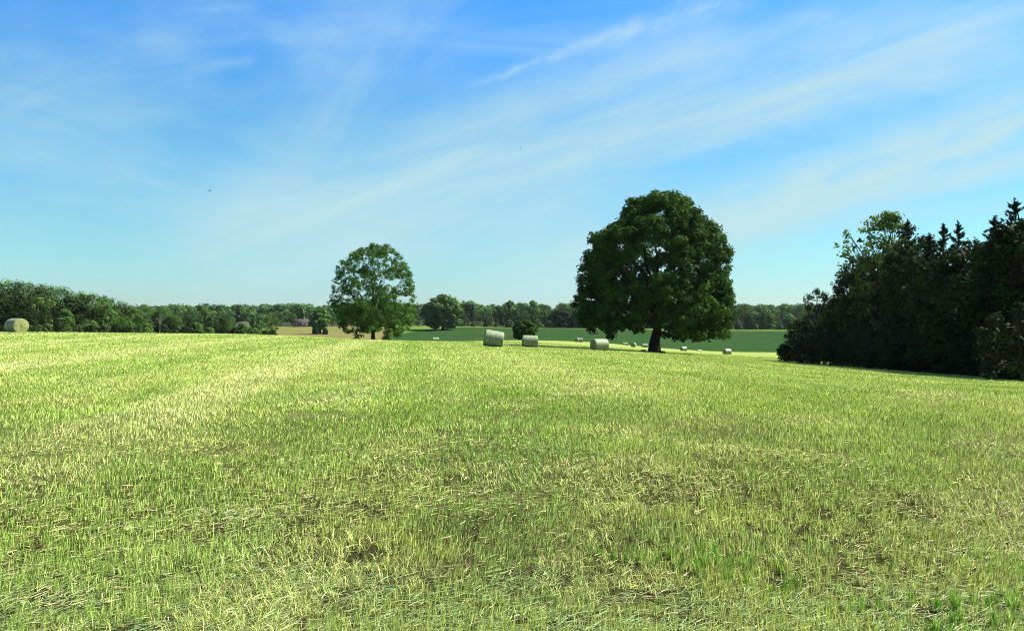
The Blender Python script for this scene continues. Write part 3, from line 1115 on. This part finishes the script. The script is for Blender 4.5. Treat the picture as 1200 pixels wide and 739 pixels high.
# ------------------------------------------------------------ right wood
def cedar(px, D, top, W, label, seed, group=None, pw=0.72):
    r = np.random.default_rng(seed)
    loc = gp(px, D)
    H = EYE + (HY - top) / F * D - loc[2]
    root = link('cedar_tree', None, loc=loc)
    tag(root, label, 'tree', group)
    cs = []
    nb = int(9 * H)
    for i in range(nb):           # ascending boughs, shorter towards a pointed leader
        t = (i + r.random()) / nb
        z = 0.3 + t * (H - 0.7)
        w_ = W / 2 * ((1 - t) ** pw) * r.uniform(0.5, 1.35) + 0.06
        a = r.uniform(0, 6.28)
        m = max(2, int(w_ / 0.28))
        for q_ in range(m):
            rho = w_ * (q_ + 1) / m
            cs.append((np.array([rho * math.cos(a) + r.normal(0, .05), rho * math.sin(a) + r.normal(0, .05), z + 0.55 * rho * r.uniform(0.7, 1.2)]),
                       (0.10 + 0.20 * (1 - t)) * (1.25 - 0.6 * q_ / m)))
    cs = [(c_, q_) for c_, q_ in cs if c_[2] < H - 0.25]
    for k in range(9):
        cs.append((np.array([r.normal(0, .03), r.normal(0, .03), H - 0.1 - 0.13 * k]), 0.05 + 0.012 * k))
    link('trunk', build_trunk('cedar_trunk', 0.16, 0.6, cs, r, M_BARK, 24, H * 0.97), root)
    V, f, c = leaves(cs, 330, 0.13, r, shape='spray', out_c=(0, 0), clump_var=0.3)
    link('crown', mesh_np('cedar_crown', V, [f], M_CEDAR, c), root)


def broad(px, D, top, W, mat, label, seed, name='broadleaf_tree', n=110, cr=0.75, per=100, size=0.22, cat='tree', low=0.5, group=None, gap=0.0, shell=0.7, cvar=0.3, skew=0.0, extra=()):
    r = np.random.default_rng(seed)
    loc = gp(px, D)
    H = EYE + (HY - top) / F * D - loc[2]
    w2 = W / 2
    prof = [(low, w2 * .75, w2 * .75), (H * .25, w2 * .95, w2 * .9), (H * .5, w2, w2), (H * .72, w2 * .82, w2 * .85), (H * .88, w2 * .55, w2 * .55), (H, w2 * .2, w2 * .2)]
    cs = profile_clumps(prof, H, n, r, cr, shell, gap=gap)
    if skew:
        cs = [(c + np.array([skew * c[2] / H, 0, 0]), q) for c, q in cs]
    cs = cs + list(extra)
    t = make_tree(name, loc, cs, H, mat, 0.018 * H + 0.04, H * 0.18, r, per=per, size=size, label=label, cat=cat, n_limbs=30, top=H * 0.8, cvar=cvar, group=group,
                  lean=(skew * .8, 0))
    return t, cs, r, H


# pale broadleaf with the arching open branch to the left
k = 92 / F
zb = gp(1040, 92)[2]
ra = np.random.default_rng(77)
arch = [(np.array([(a_px - 1040) * k, ra.normal(0, 1.2), EYE + (HY - a_py) * k - zb]), ra.uniform(0.35, 0.75)) for (a_px, a_py) in
        [(1012, 270), (1004, 268), (996, 275), (990, 283), (984, 292), (1000, 290), (1008, 282), (980, 300), (990, 310), (998, 302), (1006, 296), (986, 320),
         (1012, 262), (1020, 256), (994, 296), (1003, 312), (977, 288), (1010, 320), (1016, 280), (1022, 268), (1014, 300), (1028, 262), (1006, 326), (1016, 315)]]
broad(1040, 92, 248, 9.4, M_PALE, 'lighter open crowned tree rising above the dark wood on the right', 401, n=210, cr=0.8, per=80, size=0.26, low=4, extra=arch, shell=0.6)

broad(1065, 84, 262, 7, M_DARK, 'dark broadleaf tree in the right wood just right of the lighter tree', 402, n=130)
cedar(1064, 78, 256, 6.0, 'dark cedar with a blunt top in the middle of the right wood', 411)
cedar(1106, 70, 261, 3.8, 'left of two slim pointed cedars on the right skyline', 412)
cedar(1123, 67, 258, 3.8, 'right of two slim pointed cedars on the right skyline', 413)
cedar(1143, 64, 277, 5.2, 'short dark cedar in the dip of the right skyline', 414)
cedar(1166, 58, 252, 5.2, 'dark cedar on the left shoulder of the tallest cedar', 415)
cedar(1190, 56, 231, 6.4, 'tallest cedar, at the right edge of the view', 416)
cedar(1222, 55, 244, 4.4, 'dark cedar just outside the tallest one at the right edge', 417)
cedar(1090, 74, 272, 3.4, 'dark cedar in the gap left of the slim pointed pair', 418)
# left end of the wood
broad(958, 106, 338, 6.5, M_DARK, 'loose topped bushy tree at the left end of the dark wood', 421, n=90, cr=0.7, per=80)
broad(985, 100, 345, 7.0, M_WOOD, 'rounded bushy tree below the arching branch', 422, n=110, cr=0.8, per=80)
broad(937, 108, 372, 5.0, M_DARK, 'low dark bush stepping down at the left end of the wood', 423, 'bush', n=70, cat='bush', low=0.2, per=80)
broad(920, 107, 402, 3.0, M_DARK, 'lowest dark bush at the very tip of the right wood', 424, 'bush', n=45, cr=.45, cat='bush', low=0.1, per=90)
# body of the wood: dark broadleaves and brush in rows down its length
gA = 'dark trees making up the body of the right wood'
lab = 'dark tree in the shaded mass of the right wood'
body = [(1000, 96, 318, 7.5), (1020, 93, 300, 7), (1046, 86, 296, 8), (1020, 88, 345, 6), (1075, 76, 300, 7), (1098, 72, 300, 6.5), (1125, 66, 288, 6.5),
        (1150, 60, 284, 6), (1176, 56, 262, 6), (1205, 54, 255, 6), (1240, 52, 270, 6), (1060, 78, 345, 5), (1090, 70, 345, 5), (1120, 63, 345, 5),
        (1240, 62, 235, 7), (1270, 55, 240, 6), (1000, 104, 300, 8), (1040, 100, 280, 8), (1085, 90, 275, 9), (1130, 80, 280, 8), (1180, 72, 268, 8), (1230, 72, 235, 8), (1290, 62, 230, 8), (1340, 56, 220, 8), (1400, 56, 215, 8)]
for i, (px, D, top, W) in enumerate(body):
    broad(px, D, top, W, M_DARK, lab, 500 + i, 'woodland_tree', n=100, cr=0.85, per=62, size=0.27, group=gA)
gB = 'dark brush along the foot of the right wood'
for i in range(21):
    px = 945 + i * 14
    D = float(np.interp(px, [915, 1000, 1100, 1200, 1260], [104, 86, 66, 52, 46])) - 0.5
    x, y, z = gp(px, D)
    broad(px, D, 395 - rd.uniform(0, 26) - max(0, px - 1100) * 0.10, 3.6, M_DARK if i % 3 else M_CEDAR, 'dark low brush at the foot of the right wood', 600 + i, 'brush', n=48, cr=0.55,
          per=95, size=0.2, cat='bush', low=0.15, group=gB)
# paler brush near the right edge
broad(1166, 47.5, 366, 2.8, M_EDGE, 'paler wispy bush at the foot of the right wood', 701, 'bush', n=42, cr=0.45, per=90, size=0.17, cat='bush', low=0.2, shell=.5)
broad(1198, 46, 352, 2.6, M_EDGE, 'paler wispy bush at the right edge of the view', 702, 'bush', n=36, cr=0.45, per=80, size=0.17, cat='bush', low=0.2, shell=.5)


# ------------------------------------------------------------ hay bales
def mat_wrap():
    m, q = new_mat('net_wrapped_hay')
    t = q.n('ShaderNodeTexCoord')
    mp = q.n('ShaderNodeMapping')
    mp.inputs['Scale'].default_value = (22, 2.2, 2.2)
    q.nt.links.new(t.outputs['Object'], mp.inputs[0])
    n1 = q.noise(mp.outputs[0], 1.0, 5, 0.65, 0.3)
    n2 = q.noise(t.outputs['Object'], 2.2, 4, 0.6)
    n3 = q.noise(t.outputs['Object'], 26.0, 3, 0.6)
    c = q.mix(q.ss(n1, 0.36, 0.64), (0.20, 0.245, 0.145), (0.065, 0.09, 0.045))
    c = q.mix(q.m('MULTIPLY', q.ss(n2, 0.45, 0.7), 0.45), c, (0.18, 0.22, 0.11))
    c = q.mix(q.m('MULTIPLY', q.ss(n3, 0.52, 0.7), 0.5), c, (0.28, 0.32, 0.23))
    p = q.n('ShaderNodeBsdfPrincipled')
    q.put(p.inputs['Base Color'], c)
    p.inputs['Roughness'].default_value = 0.6
    p.inputs['Specular IOR Level'].default_value = 0.4
    b = q.n('ShaderNodeBump')
    b.inputs['Strength'].default_value = 0.7
    b.inputs['Distance'].default_value = 0.03
    q.nt.links.new(n1, b.inputs['Height'])
    q.nt.links.new(b.outputs[0], p.inputs['Normal'])
    o = q.n('ShaderNodeOutputMaterial')
    q.nt.links.new(p.outputs[0], o.inputs[0])
    return m


def mat_end():
    m, q = new_mat('rolled_hay_end')
    t = q.n('ShaderNodeTexCoord')
    sp = q.n('ShaderNodeSeparateXYZ')
    q.nt.links.new(t.outputs['Object'], sp.inputs[0])
    yy, zz = sp.outputs[1], sp.outputs[2]
    rad = q.m('SQRT', q.m('ADD', q.m('MULTIPLY', yy, yy), q.m('MULTIPLY', zz, zz)))
    ang = q.m('ARCTAN2', zz, yy)
    n0 = q.noise(t.outputs['Object'], 6.0, 4, 0.7)
    sp_ = q.m('SINE', q.m('ADD', q.m('ADD', q.m('MULTIPLY', rad, 62.0), ang), q.m('MULTIPLY', n0, 9.0)))
    c = q.mix(q.ss(sp_, -0.8, 0.9), (0.13, 0.16, 0.05), (0.25, 0.29, 0.09))
    c = q.mix(q.m('MULTIPLY', q.ss(n0, 0.5, 0.7), 0.5), c, (0.24, 0.20, 0.09))
    p = q.n('ShaderNodeBsdfPrincipled')
    q.put(p.inputs['Base Color'], c)
    p.inputs['Roughness'].default_value = 0.95
    b = q.n('ShaderNodeBump')
    b.inputs['Strength'].default_value = 0.8
    b.inputs['Distance'].default_value = 0.03
    q.nt.links.new(q.m('ADD', sp_, q.m('MULTIPLY', n0, 2.0)), b.inputs['Height'])
    q.nt.links.new(b.outputs[0], p.inputs['Normal'])
    o = q.n('ShaderNodeOutputMaterial')
    q.nt.links.new(p.outputs[0], o.inputs[0])
    return m


M_WRAP, M_END = mat_wrap(), mat_end()


def bale(px, D, dia, L, yaw, label, seed, roll=0.0, sink=0.04, group=None, dpx=0):
    """cylinder along local X; yaw > 0 turns its right end away from the camera"""
    r = np.random.default_rng(seed)
    S, N = 56, 15
    R0 = dia / 2
    V, F4 = [], []
    for i in range(N):
        x = -L / 2 + L * i / (N - 1)
        e = 1 - 0.035 * max(0, abs(2 * x / L) - 0.80) / 0.2
        for j in range(S):
            a = 2 * math.pi * j / S
            rj = R0 * e * (1 + 0.012 * math.sin(2 * a + seed) + 0.007 * math.sin(i * 1.3 + seed) + r.normal(0, 0.002))
            zz = rj * math.sin(a)
            zz = max(zz, -R0 * 0.94)      # flattened where it sits
            V.append((x, rj * math.cos(a), zz))
    for i in range(N - 1):
        for j in range(S):
            k = (j + 1) % S
            F4.append((i * S + j, i * S + k, (i + 1) * S + k, (i + 1) * S + j))
    x, y, z = gp(px, D)
    root = link('hay_bale', None, loc=(x, y, z + R0 * 0.94 - sink), rot=(0, R(roll), R(yaw)))
    tag(root, label, 'hay bale', group)
    me = mesh_np('net_wrap', V, [np.array(F4)[:, ::-1]], M_WRAP, smooth_=True)
    link('net_wrap', me, root)
    for s in (-1, 1):
        V, F4, T3 = [], [], []
        rings = [1.0, 0.985, 0.95, 0.8, 0.6, 0.4, 0.2, 0.06]
        st = len(V)
        for q_, kk in enumerate(rings):
            for j in range(S):
                a = 2 * math.pi * j / S
                rj = R0 * 0.962 * kk * (1 + 0.012 * math.sin(2 * a + seed))
                xb = s * (L / 2 - 0.01 + 0.05 * math.sqrt(max(0, 1 - kk ** 2)) + (r.normal(0, 0.012) if q_ > 1 else 0) + 0.02 * (q_ > 0))
                V.append((xb, rj * math.cos(a), max(rj * math.sin(a), -R0 * 0.935)))
        for q_ in range(len(rings) - 1):
            for j in range(S):
                k = (j + 1) % S
                f = (st + q_ * S + j, st + q_ * S + k, st + (q_ + 1) * S + k, st + (q_ + 1) * S + j)
                F4.append(f if s > 0 else f[::-1])
        V.append((s * (L / 2 + 0.06), 0, 0))
        for j in range(S):
            k = (j + 1) % S
            f = (st + 7 * S + j, st + 7 * S + k, len(V) - 1)
            T3.append(f if s > 0 else f[::-1])
        me = mesh_np('rolled_hay', V, [np.array(F4), np.array(T3)], M_END, smooth_=True)
        link('rolled_hay', me, root)
    return root


bale(19.5, 79, 1.48, 1.85, -34, 'hay bale in front of the left wood with its right end facing us', 1)
bale(578.5, 71.5, 1.50, 1.58, 6, 'tilted hay bale leaning down to its right, nearest of the field', 2, roll=10, sink=0.0)
bale(621, 87, 1.38, 1.55, 5, 'upright set hay bale in front of the small round tree', 3, roll=2)
bale(702.5, 90, 1.38, 1.62, 27, 'hay bale with a dark left end just left of the big oak', 4)
bale(852, 200, 1.45, 1.75, 27, 'far hay bale right of the big oak, nearest the dark wood', 5)
bale(801, 262, 1.5, 1.8, 25, 'far hay bale just right of the oak trunk', 6)
bale(819.5, 292, 1.5, 1.7, 10, 'farthest small bale half sunk behind the rise right of the oak', 7, sink=0.9)
bale(742.5, 250, 1.5, 1.3, 65, 'far dark bale seen end on left of the oak trunk', 8)
bale(755.5, 285, 1.5, 1.8, 10, 'far pale hay bale peeping out beside the oak trunk on its left', 9, sink=0.2)
bale(732.5, 296, 1.5, 1.8, 5, 'far pale hay bale on the crop edge right of the dark ended bale', 10, sink=0.5)
bale(679.5, 280, 1.5, 1.8, 5, 'far pale hay bale on the crop edge left of the dark ended bale', 11)
bale(675.5, 279, 1.5, 1.2, 80, 'small dark end-on bale touching the far pale bale by the crop', 12)
bale(510.5, 250, 1.5, 1.9, 15, 'far pale hay bale on the crest right of the airy tree', 13, sink=0.0)

# low dark growth at the foot of the oak
for px, D, top, W, lb in ((754, 109.5, 409.6, 0.8, 'low dark shrub at the left foot of the big oak'), (776, 108, 411.2, 1.0, 'low dark shrub at the right foot of the big oak')):
    broad(px, D, top, W, M_DARK, lb, px, 'shrub', n=16, cr=0.2, per=500, size=0.10, cat='shrub', low=0.05)


# ------------------------------------------------------------ far houses
M_WHITE = simple_mat('white_boards', (0.50, 0.50, 0.47), 0.7, 0.3, 8, 0.06)
M_BRICK = simple_mat('pinkish_brick', (0.15, 0.125, 0.11), 0.9, 0.2, 9, 0.15)
M_ROOF = simple_mat('shingle_roof', (0.055, 0.048, 0.044), 1.0, 0.0, 6, 0.2)
M_GLASS = simple_mat('window_glass', (0.02, 0.025, 0.03), 0.1, 0.6)
M_TRIM = simple_mat('white_trim', (0.75, 0.75, 0.72), 0.6, 0.3)
M_DOOR = simple_mat('door_paint', (0.20, 0.05, 0.04), 0.5, 0.3)


def boxm(name, c, s, mat, parent):
    c = np.array(c, float); s = np.array(s, float) / 2
    v = [c + s * np.array(k) for k in ((-1, -1, -1), (1, -1, -1), (1, 1, -1), (-1, 1, -1), (-1, -1, 1), (1, -1, 1), (1, 1, 1), (-1, 1, 1))]
    f = np.array([(0, 3, 2, 1), (4, 5, 6, 7), (0, 1, 5, 4), (1, 2, 6, 5), (2, 3, 7, 6), (3, 0, 4, 7)])
    return link(name, mesh_np(name, v, [f], mat), parent)


def house(px, D, W, Dp, Hw, Hr, mat, label, rz, sink=0.3, chimney=True):
    loc = gp(px, D)
    root = link('house', None, loc=(loc[0], loc[1], loc[2] - sink), rot=(0, 0, rz))
    tag(root, label, 'house')
    a, b = W / 2, Dp / 2
    v = np.array([(-a, -b, 0), (a, -b, 0), (a, b, 0), (-a, b, 0), (-a, -b, Hw), (a, -b, Hw), (a, b, Hw), (-a, b, Hw), (-a, 0, Hw + Hr), (a, 0, Hw + Hr)], float)
    q4 = np.array([(0, 1, 5, 4), (2, 3, 7, 6), (1, 2, 6, 5), (3, 0, 4, 7), (0, 3, 2, 1)])
    t3 = np.array([(5, 6, 9), (7, 4, 8)])
    link('wall', mesh_np('wall', v, [q4, t3], mat), root)
    e, tk = 0.4, 0.18
    sl = Hr / b
    rv = []
    for xx in (-a - e, a + e):
        rv += [(xx, -b - e, Hw - sl * e + 0.02), (xx, 0, Hw + Hr + 0.02), (xx, b + e, Hw - sl * e + 0.02), (xx, b + e, Hw - sl * e + tk), (xx, 0, Hw + Hr + tk + .02), (xx, -b - e, Hw - sl * e + tk)]
    rf = np.array([(0, 6, 11, 5), (5, 11, 10, 4), (4, 10, 9, 3), (3, 9, 8, 2), (2, 8, 7, 1), (1, 7, 6, 0), (0, 5, 4, 1), (1, 4, 3, 2), (6, 7, 10, 11), (7, 8, 9, 10)])
    ro = link('roof', mesh_np('roof', rv, [rf], M_ROOF), root)
    if chimney:
        boxm('chimney', (a * .5, 0.3, Hw + Hr + 0.4), (0.8, 0.8, 1.8), M_BRICK, ro)
    for xx in (-a * .6, a * .15, a * .65):
        wf = boxm('window', (xx, -b - 0.03, Hw * .6), (1.1, 0.1, 1.3), M_TRIM, root)
        boxm('pane', (xx, -b - 0.09, Hw * .6), (0.85, 0.05, 1.05), M_GLASS, wf)
    dd = boxm('door', (-a * .22, -b - 0.03, 1.05 + 0.3), (1.0, 0.1, 2.1), M_DOOR, root)
    boxm('handle', (-a * .22 + .38, -b - 0.10, 1.3), (0.06, 0.06, 0.12), M_TRIM, dd)


house(352, 452, 8, 6, 2.8, 1.7, M_BRICK, 'small pinkish house half hidden by trees beyond the dry field', R(12))
house(284, 318, 5.6, 5, 3.4, 2.0, M_WHITE, 'white house showing through the trees of the valley', R(75), chimney=False)
house(364, 456, 5, 5, 2.6, 1.6, M_BRICK, 'brown outbuilding right of the pinkish house', R(-8), chimney=False)

# ------------------------------------------------------------ birds
M_BIRD = simple_mat('bird_feathers', (0.03, 0.028, 0.026), 0.7, 0.2)


def bird(px, py, D, span, label, rot):
    k = D / F
    y = D
    s = span / 2
    # body as a spindle, with wings and tail growing out of it, one mesh
    V, F4 = [], []
    S = 8
    prof = [(-0.30, 0.01), (-0.22, 0.035), (-0.08, 0.06), (0.08, 0.065), (0.20, 0.045), (0.26, 0.038), (0.31, 0.03), (0.37, 0.004)]
    for t, rr_ in prof:
        for j in range(S):
            a = 2 * math.pi * j / S
            V.append((t * s * 1.6, rr_ * s * 1.6 * math.cos(a), rr_ * s * 1.6 * math.sin(a)))
    for i in range(len(prof) - 1):
        for j in range(S):
            q = (j + 1) % S
            F4.append((i * S + j, i * S + q, (i + 1) * S + q, (i + 1) * S + j))
    for sg in (-1, 1):
        st = len(V)
        for (t, xf, xb, z) in ((0.05, 0.20, -0.14, 0.02), (0.45, 0.26, -0.14, 0.20), (0.8, 0.14, -0.12, 0.24), (1.0, -0.04, -0.16, 0.18)):
            for (xx, dz) in ((xf, 0.012), (xb, 0.005), (xb, -0.005), (xf, -0.012)):
                V.append((xx * s, sg * t * s, (z + dz) * s))
        for i in range(3):
            for j in range(4):
                q = (j + 1) % 4
                F4.append((st + i * 4 + j, st + i * 4 + q, st + (i + 1) * 4 + q, st + (i + 1) * 4 + j))
        F4.append((st + 12, st + 13, st + 14, st + 15))
    st = len(V)
    for (xx, yy) in ((-0.35, 0.04), (-0.62, 0.12), (-0.62, -0.12), (-0.35, -0.04)):
        V.append((xx * s, yy * s, 0.01 * s)); V.append((xx * s, yy * s, -0.01 * s))
    F4 += [(st, st + 2, st + 4, st + 6), (st + 7, st + 5, st + 3, st + 1), (st, st + 1, st + 3, st + 2), (st + 2, st + 3, st + 5, st + 4), (st + 4, st + 5, st + 7, st + 6)]
    o = link('bird', mesh_np('bird', V, [np.array(F4)], M_BIRD, smooth_=True), loc=((px - 600) * k, y, EYE + (HY - py) * k), rot=rot)
    tag(o, label, 'bird')


bird(245.5, 223.5, 120, 0.85, 'dark bird gliding high above the left of the field', (R(35), R(-20), R(-30)))
bird(610, 174, 200, 0.7, 'tiny dark bird high in the middle of the sky', (R(20), R(10), R(200)))


# ------------------------------------------------------------ the air
HAZE = 0.00003
m, q = new_mat('haze')
pv = q.n('ShaderNodeVolumePrincipled')
pv.inputs['Color'].default_value = (0.78, 0.90, 1.0, 1)
pv.inputs['Density'].default_value = HAZE
pv.inputs['Anisotropy'].default_value = 0.2
o = q.n('ShaderNodeOutputMaterial')
q.nt.links.new(pv.outputs[0], o.inputs['Volume'])
v = [(x_, y_, z_) for z_ in (-25, 60) for (x_, y_) in ((-3600, -3600), (3600, -3600), (3600, 3600), (-3600, 3600))]
f = np.array([(0, 3, 2, 1), (4, 5, 6, 7), (0, 1, 5, 4), (1, 2, 6, 5), (2, 3, 7, 6), (3, 0, 4, 7)])
tag(link('haze', mesh_np('haze', v, [f], m)), kind='stuff')
